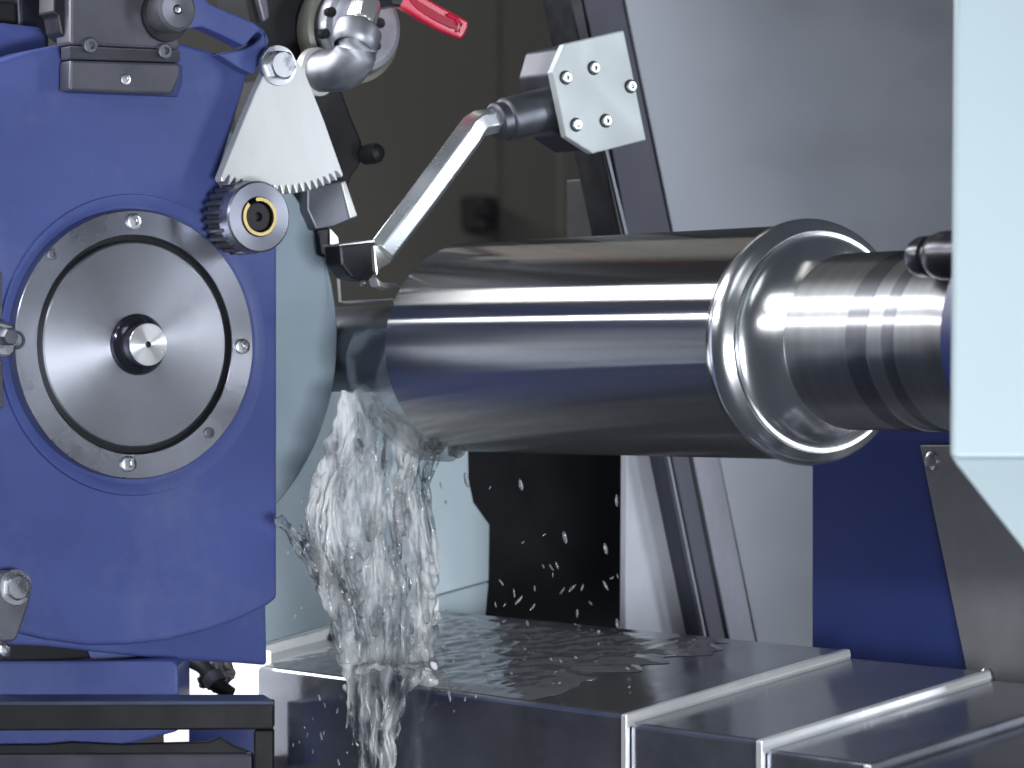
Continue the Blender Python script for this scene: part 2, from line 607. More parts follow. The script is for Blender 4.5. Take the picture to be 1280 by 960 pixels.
YP = 2.12
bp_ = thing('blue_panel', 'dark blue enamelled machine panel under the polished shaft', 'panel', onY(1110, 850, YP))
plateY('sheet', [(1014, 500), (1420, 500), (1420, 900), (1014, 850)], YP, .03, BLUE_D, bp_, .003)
gr = thing('grey_plate', 'grey steel plate with slanted edge bolted over the blue panel', 'plate', onY(1240, 855, YP - .012))
plateY('plate', [(1149, 556), (1420, 556), (1420, 900), (1214, 870)], YP - .010, .009, mat('plate_grey', (0.22, 0.215, 0.225), 0.45, 0.35,
       var=.14, scale=(10, 10, 10), bump=.04), gr, .0015)
for (x, y) in ((1166, 576), (1235, 847)):
    o = lathe('bolt', [(0, .006), (.005, .0055), (.0085, .003), (.009, 0), (.009, -.003), (0, -.003)], onY(x, y, YP - .010), (0, -1, 0), STEEL, gr, 24)

# ================================================================ WORKPIECE
WY, WZ = 1.891, CZ + .035
wk = thing('roll_workpiece', 'polished steel cylindrical workpiece held between the wheel and the driver', 'workpiece', (-2.6, WY, WZ - .1))


def turned(name, prof, material, segs=160):
    """prof [(X, r)] along the workpiece axis"""
    return lathe(name, [(r, X) for X, r in prof], (0, WY, WZ), (1, 0, 0), material, wk, segs, smooth=24)


turned('barrel', [(-2.873, 0), (-2.873, .0955), (-2.869, .0995), (-2.75, .0995), (-2.372, .0985), (-2.372, 0)], STEEL_G)
turned('journal', [(-3.30, 0), (-3.30, .043), (-2.95, .043), (-2.90, .043), (-2.885, .046), (-2.874, .058), (-2.8735, 0)], STEEL_D)
def arc_pts(x0, r0, rad_, a_from, a_to, n=8):
    return [(x0 + rad_ * math.cos(rad(a_from + (a_to - a_from) * i / n)), r0 + rad_ * math.sin(rad(a_from + (a_to - a_from) * i / n))) for i in range(n + 1)]


turned('collar', [(-2.3715, 0), (-2.3715, .0972), (-2.3690, .0972)] + arc_pts(-2.3570, .0905, .0130, 152, 28, 14)
       + [(-2.3440, .0945), (-2.3425, .0925), (-2.3420, 0)], STEEL_C)
fil = [(-2.3418, 0), (-2.3418, .0915)]
for k in range(15):
    a = k / 14 * math.pi / 2
    fil.append((-2.3412 + .040 * (1 - math.cos(a)), .0912 - .0180 * math.sin(a)))
fil += [(-2.3005, .0732), (-2.3005, 0)]
turned('fillet', fil, STEEL_C)
for x0, x1 in ((-2.222, -2.197), (-2.178, -2.163)):
    turned('lapped_band', [(x0, .0715), (x0, .0731), (x0 + .0005, .0732), (x1 - .0005, .0732), (x1, .0731), (x1, .0715)], BAND_S)
sh = [(-2.3079, 0), (-2.3079, .0730)]
for x, r in ((-2.275, .0730), (-2.274, .0729), (-2.253, .0729), (-2.252, .0730), (-2.236, .0730), (-2.235, .0729), (-2.217, .0729),
             (-2.216, .0729), (-2.199, .0729), (-2.198, .0729), (-2.18, .0729), (-2.179, .0730), (-2.125, .0730), (-2.115, .069), (-2.08, .069), (-2.08, 0)):
    sh.append((x, r))
turned('shaft', sh, STEEL_S)

# driver at the headstock end
dr = thing('drive_plate', 'dark blue drive plate gripping the shaft end', 'drive plate', (-2.06, WY, WZ - .1))
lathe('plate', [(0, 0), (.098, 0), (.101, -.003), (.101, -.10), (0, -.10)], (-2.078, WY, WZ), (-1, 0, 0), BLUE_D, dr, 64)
c = Vector((-2.135, 1.822, CZ + .0985))
lathe('drive_pin', [(0, .006), (.010, .006), (.0140, .003), (.0160, -.003), (.0160, -.012), (.0140, -.015), (.0142, -.017),
                    (.0175, -.021), (.0190, -.028), (.0192, -.034), (.0185, -.042), (.0172, -.047), (.0172, -.075), (0, -.075)], c, (-1, 0, 0),
      mat('dark_knob', (.05, .05, .06), .28, .6, var=.15, scale=(30, 30, 30)), dr, 40)

# headstock door on the right
XD = -1.92
dd = thing('headstock_door', 'pale white enamelled headstock door with chamfered lower corner', 'machine door', onX(1260, 700, XD))
top = [(1199, -60), (1500, -60), (1500, 572), (1194, 572)]
plateX('upper_sheet', top, XD, .007, DOORM, dd, .003, segs=3)
a0, a1 = onX(1194, 573, XD), onX(1500, 573, XD)
low = [a0, onX(1197, 573, XD) + Vector((-.010, 0, 0)), onX(1290, 692, XD) + Vector((-.05, 0, 0)), onX(1500, 960, XD) + Vector((-.11, 0, 0)), a1]
low = [a0, onX(1202, 585, XD + .005), onX(1288, 694, XD + .04), onX(1500, 964, XD + .13), a1]
vs, fs = prism_data(low, (-.006, 0, .002))
obj('lower_sheet', vs, fs, DOORM, dd, bevel=.002)

# ================================================================ WHEEL AND WHEEL GUARD
XW = -3.05
wheel_c = Vector((XW, 1.624, CZ + .045))
gw = thing('grinding_wheel', 'blue grey abrasive grinding wheel edge touching the journal', 'grinding wheel', wheel_c - Vector((.03, 0, .225)))
lathe('abrasive_disc', [(0, 0), (.2235, 0), (.2255, -.002), (.2255, -.045), (0, -.045)], wheel_c, AXX, WHEELM, gw, 160)

XG = -2.98
wg = thing('wheel_guard', 'blue enamelled wheel guard casting around the grinding wheel', 'wheel guard', onX(200, 830, XG))
arc_top = [(-120, 150), (-60, 98), (0, 76), (40, 63), (84, 54), (130, 49), (180, 49), (225, 53), (272, 66), (312, 88)]
arc_bot = [(335, 757), (300, 774), (260, 788), (210, 800), (160, 806), (110, 807), (60, 800), (20, 790), (-30, 775), (-120, 735)]
body = arc_top + [(271, 226), (292, 250), (347, 286), (347, 748)] + arc_bot
plateX('guard_body', body, XG, .055, BLUE, wg, .004, segs=3)
low = [(332, 700), (335, 832), (300, 829), (240, 826), (190, 822), (120, 815), (60, 808), (-120, 800), (-120, 700)]
plateX('lower_flange', low, XG - .016, .030, BLUE, wg, .004, segs=3)
plateX('rear_flange', smooth_pts([(-120, 30), (48, 28), (62, 52), (62, 200), (-120, 200)], 1), XG - .058, .03, BLUE, wg, .003)
# round spindle flange
FC = onX(161.5, 431, XG)
dpx = (FC - CAM).dot(FWD)
k = dpx / FPX
lathe('boss', [(0.128, .0), (.1375, .0035), (.1400, .0035), (.1412, -.001)], FC + Vector((-.0005, .006, 0)), AXX, BLUE, wg, 128, smooth=40)
ringo = lathe('flange_ring', [(.1018, -.004), (.1018, .0132), (.1024, .014), (.1240, .014), (.1248, .0132), (.1250, -.002)], FC, AXX, RING, wg, 160, smooth=20)
lathe('seal_gap', [(0, -.006), (.102, -.006)], FC + Vector((.0065, 0, 0)), AXX, BLACK, wg, 96)
for (x, y, r) in ((167, 277, .0075), (302, 433, .0072), (160, 580, .0075)):
    socket_bolt(onX(x, y, XG + .014), AXX, r, .0035, ringo)
for (x, y) in ((65, 318), (261, 541)):
    socket_bolt(onX(x, y, XG + .014), AXX, .0052, .002, ringo, STEEL_D)
hubc = thing('spindle_cap', 'brushed round steel spindle cap with polished nose on the blue guard', 'spindle cap', FC + Vector((.01, 0, -.09)))
lathe('cap_disc', [(.026, .010), (.027, .0128), (.0940, .0128), (.0954, .0115), (.0957, .008), (.0957, -.004)],
      FC + Vector((.0005, 0, 0)), AXX, TURNED, hubc, 160, smooth=30)
nb = lathe('spindle_nose', [(.0195, .0335), (.0203, .0322), (.0206, .030), (.0215, .022), (.0265, .019), (.0285, .0155), (.0287, .008)],
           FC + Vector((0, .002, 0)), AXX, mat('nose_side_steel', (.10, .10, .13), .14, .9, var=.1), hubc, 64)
FN = FC + Vector((0, .002, 0))
lathe('nose_face', [(.0022, .0310), (.0030, .0337), (.0192, .0340), (.0197, .0333)], FN, AXX, NOSE, nb, 64)
lathe('centre_hole', [(0, .027), (.0029, .0334)], FN, AXX, BLACKOX, nb, 16)

# bracket on top of the guard
br = thing('guard_bracket', 'dark grey bent bracket screwed on top of the blue guard', 'bracket', onX(155, 118, XG))
pts = [(88, -60), (225, -60), (226, 62), (88, 56)]
plateX('upper_plate', pts, XG + .032, .03, GREYM, br, .003)
a = [onX(88, 57, XG + .032), onX(226, 63, XG + .032), onX(226, 78, XG + .024), onX(88, 74, XG + .024)]
prism('bend', a, (-.02, 0, 0), GREYM, br, .0015)
plateX('lower_plate', [(88, 75), (226, 79), (226, 95), (215, 118), (87, 113)], XG + .024, .022, GREYM, br, .0025)
plateX('mounting_foot', [(84, 78), (228, 82), (228, 104), (222, 121), (84, 116)], XG + .005, .004, BLUE_D, br, .001)
for (x, y) in ((112, 57), (205, 64)):
    socket_bolt(onX(x, y, XG + .0325), AXX, .0072, .004, br, STEEL_D)
socket_bolt(onX(157, 99, XG + .024), AXX, .005, .0015, br)
plateX('side_clip', [(68, -40), (88, -40), (88, 52), (76, 42), (72, 20), (66, 16)], XG + .02, .03, BLACKOX, br, .002)
kn = thing('clamping_knob', 'round grey clamping knob beside the dark bracket', 'knob', onX(210, 40, XG + .04))
lathe('knob', [(.004, .017), (.0048, .0185), (.0165, .0195), (.0195, .017), (.0205, .012), (.0205, -.008), (0, -.008)], onX(210, 14, XG + .040), AXX, KNOBM, kn, 48)
lathe('centre_pin', [(0, .0195), (.003, .0190), (.0038, .0165)], onX(210, 14, XG + .040), AXX, STEEL, kn, 16)
lathe('washer', [(0, .002), (.0245, .002), (.025, 0), (.025, -.004), (0, -.004)], onX(207, 19, XG + .034), AXX, BLACKOX, kn, 40)
hk = thing('latch_lever', 'blue latch lever with a slotted hook end on the guard top', 'lever', onX(320, 90, XG))
lev = [(205, -30), (232, -30), (262, 4), (292, 17), (318, 28), (331, 38), (337, 50), (335, 62), (326, 78), (317, 93), (300, 85), (273, 68),
       (290, 64), (307, 61), (318, 55), (327, 47), (328, 41), (322, 40), (317, 45), (306, 58), (280, 45), (253, 33), (225, 37), (205, 40)]
plateX('lever', lev, XG + .016, .022, BLUE, hk, .002)
tg = thing('tie_rods', 'dark cabinet behind the top left of the guard', 'cabinet', onX(30, 60, XG - .1))
plateX('cabinet_body', [(-80, -40), (62, -40), (62, 60), (-80, 60)], XG - .09, .06, POSTM, tg, .003)
plateX('door', [(-80, 0), (21, 2), (24, 60), (-80, 60)], XG - .085, .02, BLACK, tg, .003)
plateX('door_edge', [(21, -40), (29, -40), (29, 60), (25, 60)], XG - .083, .02, STEEL_D, tg, .001)
tg.name = 'side_cabinet'

# ---- sector gear and pinion
sg = thing('sector_gear', 'bright steel toothed sector gear hanging beside the blue guard', 'gear', onX(350, 245, XG + .02))
XSG = XG + .030
apex = (348, 84)
ptsg = []
ptsg += [(330, 92), (338, 74), (352, 66), (372, 76), (382, 92)]
ptsg += [(405, 150), (429, 218)]
# toothed arc from right to left
ax, ay = 346, 60
A = onX(*apex, XSG)
n_t = 18
a0 = math.atan2(222 - 82, 428 - 348)
a1 = math.atan2(226 - 82, 278 - 348)
arc = []
for i in range(n_t * 4 + 1):
    f = i / (n_t * 4)
    ang = a0 + (a1 - a0) * f
    base = 161
    ph = (f * n_t) % 1.0
    tooth = (0, -10.5, -11.0, 0)[i % 4] if i < n_t * 4 else 0
    rr = base + tooth
    arc.append((348 + rr * math.cos(ang) * 1.0, 82 + rr * math.sin(ang)))
ptsg += arc + [(276, 222), (305, 150)]
plateX('toothed_sector', ptsg, XSG, .012, WHITEM, sg, .0009)
hex_bolt(onX(347, 82, XSG), AXX, .0148, .012, sg, STEEL, 'pivot_bolt')

pn = thing('pinion_gear', 'dark steel pinion with brass retaining ring meshing with the sector', 'gear', onX(325, 318, XG + .05))
pc = onX(324, 271, XG + .060)
def gearf(k, t):
    if k < 3:
        return 1
    ph = (t * 24 / (2 * math.pi)) % 1
    return .885 + .115 * max(0, min(1, 2.6 - abs(ph - .5) * 8))
lathe('toothed_body', [(.019, .0), (.019, -.004), (.0325, -.004), (.0345, -.016), (.0345, -.045), (0, -.046)], pc, AXX, STEEL_D, pn, 224, fn=gearf, smooth=20)
lathe('face_disc', [(.0186, -.002), (.0190, 0), (.0318, 0), (.0335, -.0018), (.0338, -.017)], pc, AXX, RING, pn, 64)
vs, fs = [], []
N = 56
a_s, a_e = rad(20), rad(350)
for i in range(N + 1):
    t = a_s + (a_e - a_s) * i / N + rad(55)
    for r, h in ((.0148, .0018), (.0180, .0018), (.0180, -.004), (.0148, -.004)):
        vs.append(pc + Vector((h, -r * math.cos(t), r * math.sin(t))))
for i in range(N):
    for q in range(4):
        fs.append([i * 4 + q, i * 4 + (q + 1) % 4, (i + 1) * 4 + (q + 1) % 4, (i + 1) * 4 + q])
fs += [[0, 1, 2, 3], [N * 4 + q for q in range(4)]]
obj('retaining_ring', vs, fs, BRASS, pn, smooth=30)
lathe('stub_shaft', [(0, -.006), (.0035, -.006), (.0045, -.002), (.0125, -.002), (.0140, -.0035), (.0140, -.012)], pc, AXX, BLACKOX, pn, 40)

# ---- dark bracket and wiper behind the sector
bkk = thing('dresser_bracket', 'black cast bracket with a small knob behind the sector gear', 'bracket', onX(420, 280, XG - .06))
plateX('casting', [(300, -40), (400, -40), (400, 100), (428, 112), (440, 145), (454, 178), (452, 205), (441, 220), (432, 245), (380, 262), (330, 240), (330, 100)],
       XG - .075, .06, BLACK, bkk, .004, segs=3)
plateX('rib', [(312, -40), (330, -40), (338, 22), (330, 28)], XG - .068, .03, GREYM, bkk, .002)
lathe('knob', [(0, .022), (.006, .021), (.0095, .017), (.0105, .010), (.0095, 0), (.006, -.004), (.006, -.02), (0, -.02)], onX(455, 194, XG - .075), (.75, .35, .1), BLACK, bkk, 32)
bl = plateX('wiper_block', [(384, 236), (430, 224), (446, 272), (418, 284), (396, 288), (384, 262)], XG - .055, .03, STEEL_D, bkk, .002)
plateX('wiper_edge', [(427, 229), (432, 226), (447, 270), (438, 273)], XG - .053, .03, STRIPM, bl, .0008)
plateX('wiper_foot', [(396, 286), (414, 284), (424, 318), (410, 322), (400, 318)], XG - .065, .03, BLACKOX, bkk, .002)
plateX('wear_tip', [(412, 284), (423, 296), (426, 318), (417, 319), (412, 306)], XG - .063, .02, CHROME, bkk, .001)

# ---- coolant pipe: flange, elbow, nuts, red handle
fl = thing('pipe_flange', 'round drilled pipe flange behind the grey elbow', 'flange', onX(440, 110, XG - .05))
fc = onX(440, 38, XG - .05)
ff = lathe('rim', [(0, -.02), (.0515, -.02), (.0525, -.018), (.0525, .004), (.0475, .006), (.0455, .004), (.0455, -.004)], fc, AXX, OLIVE, fl, 72)
lathe('disc', [(0, .004), (.012, .005), (.030, .010), (.037, .011), (.0425, .008), (.0448, .002), (.0448, -.01)], fc + Vector((.010, .002, .002)), AXX, FLANGE, fl, 72, smooth=30)
for (x, y) in ((414, 15), (406, 42), (475, 29), (470, 57), (478, 2)):
    lathe('bolt_hole', [(0, .001), (.0042, .0015), (.005, .0018), (.005, -.006)], onX(x, y, XG - .0285), AXX, BLACK, fl, 20)
pe = thing('pipe_elbow', 'grey cast pipe elbow with hex fitting feeding the coolant', 'pipe fitting', onX(400, 105, XG - .07))
ep = []
A0 = onX(446, 44, XG + .035)
ep = [A0, A0 + Vector((0, 0, -.008))]
for i in range(1, 9):
    t = rad(90 * i / 8)
    ep.append(A0 + Vector((-.024 * (1 - math.cos(t)), -.006 * (1 - math.cos(t)), -.008 - .024 * math.sin(t))))
ep += [ep[-1] + Vector((-.012, -.003, 0)), ep[-1] + Vector((-.030, -.007, 0))]
tube('elbow', ep, [.0195, .0195] + [.0208] * 8 + [.0205, .0195], CAST, pe, 32)
tv = (ep[-1] - ep[-2]).normalized()
lathe('outlet_collar', [(0, .006), (.0205, .006), (.0235, .004), (.0235, -.004), (.0200, -.006)], ep[-1], tv, STRIPM, pe, 40)
tu = (onX(458, 6, XG + .025) - ep[0]).normalized()
lathe('inlet_collar', [(.0185, -.016), (.0215, -.013), (.0232, -.008), (.0235, .005), (.021, .008), (0, .008)], ep[0], tu, CAST, pe, 40)
lathe('bright_nipple', [(.0125, .006), (.0130, .014), (.0115, .016), (0, .016)], ep[0], tu, CHROME, pe, 32)
hn = lambda kk, t: hexf(t, .2)
lathe('hex_nut', [(0, .016), (.0145, .016), (.0155, .018), (.0155, .038), (.014, .040), (0, .040)], ep[0], tu, CHROME, pe, 36, fn=hn, smooth=25)
rh = thing('valve_handle', 'red coated lever handle of the coolant valve', 'valve handle', onX(545, 40, XG - .05))
pts = smooth_pts([(478, -24), (502, -22), (545, 4), (583, 24), (588, 29), (580, 48), (574, 48), (536, 30), (508, 12), (492, 6)], 1)
plateX('grip', pts, XG + .01, .011, REDM, rh, .003, segs=3)
pts = smooth_pts([(512, -6), (545, 14), (574, 31), (571, 39), (540, 24), (515, 6)], 1)
plateX('inset', pts, XG + .0115, .003, mat('red_inset_vinyl', (.38, .012, .04), .45, var=.2, scale=(30, 30, 30)), rh, .001)
lathe('spindle', [(0, .006), (.009, .006), (.011, .002), (.011, -.05), (0, -.05)], onX(492, -4, XG + .01), AXX, BLACKOX, rh, 24, fn=lambda kk, t: hexf(t))
tube('end_loop', [onX(560, 18, XG + .0125), onX(572, 24, XG + .0135), onX(577, 30, XG + .0135), onX(573, 40, XG + .0125)], .0016, REDM, rh, 8)

# ---- gauge arm
XA = -2.905
gb = thing('gauge_block', 'pale chamfered plate block with five screws on the slanted post', 'gauge block', onX(750, 190, XA))
pl = plateX('cover_plate', [(706, 55), (780, 38), (808, 175), (741, 192), (708, 171), (691, 90)], XA, .010, PLATEM, gb, .0012)
for (x, y) in ((707, 97), (742, 85), (788, 108), (720, 156), (757, 151)):
    lathe('screw_seat', [(0, .0006), (.0068, .0006), (.0072, 0)], onX(x, y, XA), AXX, BLACKOX, gb, 24)
    socket_bolt(onX(x, y, XA + .0006), AXX, .0054, .004, gb)
body = [(704, 60), (776, 43), (803, 172), (741, 187), (712, 168), (695, 92)]
plateX('block_body', body, XA - .0105, .066, POSTM, gb, .002)
plateX('block_rear', [(712, 66), (770, 53), (798, 168), (745, 182), (720, 166), (705, 98)], XA - .077, .022, POSTM, gb, .004)
ga = thing('gauging_finger', 'bent hexagonal metal arm reaching from the block to the journal', 'arm', onX(455, 345, XA - .03))
XR = XA - .035
c0, c1 = onX(693, 134, XR), onX(618, 153, XR)
dirc = (c1 - c0).normalized()
L_ = (c1 - c0).length
lathe('sleeve', [(0, -.004), (.0215, -.004), (.0215, L_ * .8), (.0205, L_ * .82), (.0185, L_ * .84), (.0185, L_ * .97), (.016, L_), (0, L_)], c0, dirc, STEEL_D, ga, 48)
pth = [onX(632, 149, XR), onX(612, 152, XR), onX(600, 154, XR), onX(592, 160, XR), onX(585, 170, XR), onX(560, 204, XR), onX(520, 258, XR), onX(476, 316, XR)]
tube('rod', pth, [.0130, .0130, .0138, .0150, .0155, .0155, .0155, .0150], ROD, ga, 6, smooth=20, rot=rad(12), bevel=.0012)
lathe('rod_ferrule', [(.0110, -.002), (.0165, 0), (.0165, .008), (.0120, .010)], onX(627, 150, XR), (c0 - c1), CHROME, ga, 32)
plateX('finger_head', [(424, 306), (446, 303), (470, 300), (472, 316), (470, 340), (462, 352), (440, 348), (426, 330)], XR + .004, .030, BLACKOX, ga, .003)
plateX('finger_top', [(424, 305), (468, 299), (470, 303), (424, 308)], XR + .005, .030, CHROME, ga, .0008)
plateX('clamp_jaw', [(467, 306), (478, 305), (486, 318), (489, 329), (476, 336), (471, 346), (469, 330)], XR + .008, .024, CHROME, ga, .0012)
plateX('finger_tip', [(470, 346), (478, 353), (496, 354), (503, 360), (488, 362), (474, 358)], XR + .006, .016, STRIPM, ga, .001)
socket_bolt(onX(453, 354, XR + .004), AXX, .0032, .003, ga)
# guide wire frame in front of the journal
gf = thing('guide_frame', 'thin bent guide strip around the journal next to the wheel', 'guide strip', onX(425, 378, -3.02))
tube('strip', [onX(421, 318, -3.04), onX(423, 350, -3.04), onX(425, 377, -3.04), onX(434, 378, -3.035), onX(492, 375, -2.99)], .0016, STRIPM, gf, 8)

# ---- lower left: slide base, rails, clamps
sb = thing('slide_base', 'blue slide base block below the wheel guard', 'slide base', P(110, 935, 3.46))
plateP('block', smooth_pts([(-90, 826), (-90, 826), (200, 826), (222, 826), (223, 850), (223, 935), (-90, 935), (-90, 935)], 1), 3.350, .12, BLUE, sb, .003)
lg = thing('drip_ledge', 'grey blue drip ledge above the black rail', 'ledge', P(150, 878, 3.40))
prism('ledge', [P(-90, 868, 3.348), P(330, 868, 3.348), P(343, 876, 3.318), P(-90, 877, 3.318)], (0, 0, -.004), mat('ledge_paint', (.055, .07, .13), .45, .2), lg, .001)
rl = thing('black_rail_frame', 'black tubular rail frame below the blue wheel guard', 'rail', P(170, 958, 3.36))
plateP('upper_rail', [(-90, 878), (341, 877), (341, 912), (-90, 914)], 3.32, .029, BLACK, rl, .002)
plateP('post', [(317, 913), (341, 913), (341, 1000), (317, 1000)], 3.322, .026, BLACK, rl, .002)
plateP('lower_rail', [(-90, 943), (315, 942), (316, 1000), (-90, 1000)], 3.325, .024, POSTM, rl, .003)
gl = plateP('gasket', [(-90, 932), (60, 931), (90, 928), (150, 931), (220, 929), (260, 928), (275, 922), (290, 932), (315, 942), (-90, 944)], 3.335, .014, BLACK, rl, .001)
wb = thing('glowing_board', 'white board with added glow glimpsed through the gap under the guard', 'lamp', P(270, 940, 3.62))
plateP('board', [(205, 790), (338, 815), (338, 950), (205, 950)], 3.62, .01, WHITEB, wb, .001)
dp = thing('apron_sheet', 'dark blue apron sheet behind the black rail', 'panel', P(280, 935, 3.56))
plateP('sheet', [(236, 880), (340, 880), (340, 960), (236, 960)], 3.56, .02, BLUE_D, dp, .001)
cb = thing('coolant_hose', 'black hose draped under the blue guard corner', 'hose', P(270, 866, 3.5))
tube('hose', [P(236, 824, 3.50), P(252, 832, 3.49), P(263, 842, 3.48), P(272, 856, 3.475), P(288, 868, 3.47)], .0075, BLACK, cb, 16)
lathe('hose_clip', [(.009, -.006), (.011, -.005), (.011, .005), (.009, .006)], P(268, 849, 3.478), P(272, 856, 3.475) - P(263, 842, 3.48), STEEL_D, cb, 24)
rg = thing('wiping_rag', 'crumpled dark grey rag hanging under the guard corner', 'rag', P(262, 866, 3.53))
vs, fs = [], []
GX, GY = 22, 14
for j in range(GY + 1):
    for i in range(GX + 1):
        u, v = i / GX, j / GY
        x = 250 + u * (44 - 14 * abs(v - .4)) + 6 * noise.noise(Vector((u * 3, v * 3, 1)))
        y = 826 + v * 34 + 7 * noise.noise(Vector((u * 4, v * 2, 5)))
        vs.append(P(x, y, 3.53 + .014 * noise.noise(Vector((u * 5, v * 4, 9)))))
for j in range(GY):
    for i in range(GX):
        q = j * (GX + 1) + i
        fs.append([q, q + 1, q + GX + 2, q + GX + 1])
o = obj('cloth', vs, fs, mat('rag_cloth', (.12, .12, .13), .85, var=.5, scale=(60, 60, 60), bump=.3, bscale=300), rg, smooth=180)
sd = o.modifiers.new('thick', 'SOLIDIFY')
sd.thickness = .003
cl = thing('clamp_finger', 'grey clamp finger with rounded end on the lower guard', 'clamp', onX(18, 805, XG + .03))
plateX('finger', smooth_pts([(-14, 800), (-14, 728), (-4, 716), (16, 713), (34, 717), (41, 730), (40, 746), (26, 788), (20, 803), (0, 803)], 1), XG + .024, .022, KNOBM, cl, .004, segs=3)
hex_bolt(onX(19, 734, XG + .024), AXX, .0125, .008, cl, STEEL)
lathe('locating_pin', [(0, .01), (.005, .009), (.0078, .005), (.0085, 0), (.0085, -.02), (0, -.02)], onX(1, 813, XG + .02), AXX, STEEL, cl, 28)
plateX('gasket_strip', [(-120, 786), (22, 792), (60, 803), (110, 811), (116, 826), (-120, 826)], XG - .05, .02, BLACK, wg, .002)
cc = thing('swing_clamp', 'small steel swing clamp at the edge of the flange ring', 'clamp', onX(5, 450, XG + .02))
plateX('jaw', smooth_pts([(-30, 396), (2, 400), (20, 406), (22, 440), (12, 448), (-4, 446), (-30, 460)], 1), XG + .03, .014, STEEL, cc, .003)
lathe('screw', [(0, .016), (.007, .016), (.009, .013), (.009, -.004), (0, -.004)], onX(4, 421, XG + .032), AXX, STEEL_D, cc, 28, fn=lambda kk, t: hexf(t))
vs, fs = [], []
tp = []
for i in range(17):
    t = 2 * math.pi * i / 16
    tp.append(onX(21 + 9 * math.cos(t), 425 + 10 * math.sin(t), XG + .020))
tube('ring', tp, .0014, STEEL_D, cc, 8)
plateX('hinge_strip', [(-30, 340), (3, 340), (3, 400), (-30, 400)], XG + .004, .006, GREYM, cc, .001)
plateX('hinge_strip', [(-30, 450), (4, 450), (5, 510), (-30, 510)], XG + .004, .006, GREYM, cc, .001)

# ================================================================ COOLANT
def lerp_tab(tab, y):
    if y <= tab[0][0]:
        return tab[0][1:]
    for a, c in zip(tab, tab[1:]):
        if a[0] <= y <= c[0]:
            f = (y - a[0]) / (c[0] - a[0])
            return tuple(p + (q - p) * f for p, q in zip(a[1:], c[1:]))
    return tab[-1][1:]


XC = -2.955
TAB = [(488, 428, 452), (520, 418, 500), (560, 405, 548), (600, 392, 536), (640, 382, 537), (660, 382, 540), (700, 392, 543), (740, 404, 545),
       (780, 412, 546), (820, 424, 544), (852, 432, 536)]
TAB2 = [(836, 430, 530), (880, 436, 505), (920, 446, 494), (985, 452, 492)]


def sheet(tab, y0, y1, rows, cols, pos, thick, seed):
    vs, fs = [], []
    for side in (0, 1):
        for j in range(rows + 1):
            v = j / rows
            y = y0 + (y1 - y0) * v
            l, r = lerp_tab(tab, y)
            l += 7 * noise.noise(Vector((y / 17, seed, 0)))
            r += 9 * noise.noise(Vector((y / 21, seed + 4, 0)))
            for i in range(cols + 1):
                u = i / cols
                x = l + (r - l) * u
                e = math.sqrt(max(0, 1 - (2 * u - 1) ** 2)) ** .7
                e *= min(1, (v + .02) * 9, (1.02 - v) * 45)
                w = Vector((x / 17, y / 52, seed + side * 9))
                n1 = noise.noise(w)
                n2 = noise.noise(w * 2.3 + Vector((3, 7, 1)))
                n3 = noise.noise(w * 5.1 + Vector((9, 2, 5)))
                h = e * thick * (.55 + .75 * abs(n1) * 1.3 + .40 * n2 + .12 * n3)
                p = pos(x, y + 9 * noise.noise(Vector((x / 12, seed, 3))) * (1 - v) ** 6)
                vs.append(p - FWD * (h if side == 0 else -h * .5))
    n = (rows + 1) * (cols + 1)
    for side in (0, 1):
        for j in range(rows):
            for i in range(cols):
                q = side * n + j * (cols + 1) + i
                f = [q, q + 1, q + cols + 2, q + cols + 1]
                fs.append(f if side == 0 else f[::-1])
    # close the rims
    def strip(idx):
        for a, c in zip(idx, idx[1:]):
            fs.append([a, a + n, c + n, c])
    strip([j * (cols + 1) for j in range(rows + 1)])
    strip([j * (cols + 1) + cols for j in range(rows, -1, -1)])
    strip([i for i in range(cols, -1, -1)])
    strip([rows * (cols + 1) + i for i in range(cols + 1)])
    return vs, fs


fall = lambda x, y: onX(x, y, XC)
over = lambda x, y: onY(x, y, TY0 - .012)
parts = [sheet(TAB, 488, 850, 190, 80, fall, .017, 2.0), sheet(TAB2, 836, 985, 80, 44, over, .007, 8.0),
         sheet([(646, 343, 352), (662, 352, 374), (690, 370, 402), (730, 394, 430), (780, 412, 446), (830, 424, 452)], 646, 830, 90, 26, lambda x, y: onX(x, y, XC + .012), .008, 31.0)]


def strand(tab, pos, y0, y1, u0, u1, r, off, seed):
    n = max(6, int((y1 - y0) / 7))
    path, rr = [], []
    for i in range(n + 1):
        f = i / n
        y = y0 + (y1 - y0) * f
        l, rt = lerp_tab(tab, y)
        u = u0 + (u1 - u0) * f
        x = l + (rt - l) * u + 7 * noise.noise(Vector((f * 3, seed, 2)))
        path.append(pos(x, y) - FWD * (off + .006 * noise.noise(Vector((f * 4, seed, 6)))))
        e = max(.06, math.sin(math.pi * min(1, max(0, f * .96 + .02)))) ** .5
        rr.append(r * e * (.75 + .9 * abs(noise.noise(Vector((f * n * .35, seed, 11))))))
    return tube_data(path, rr, 8)


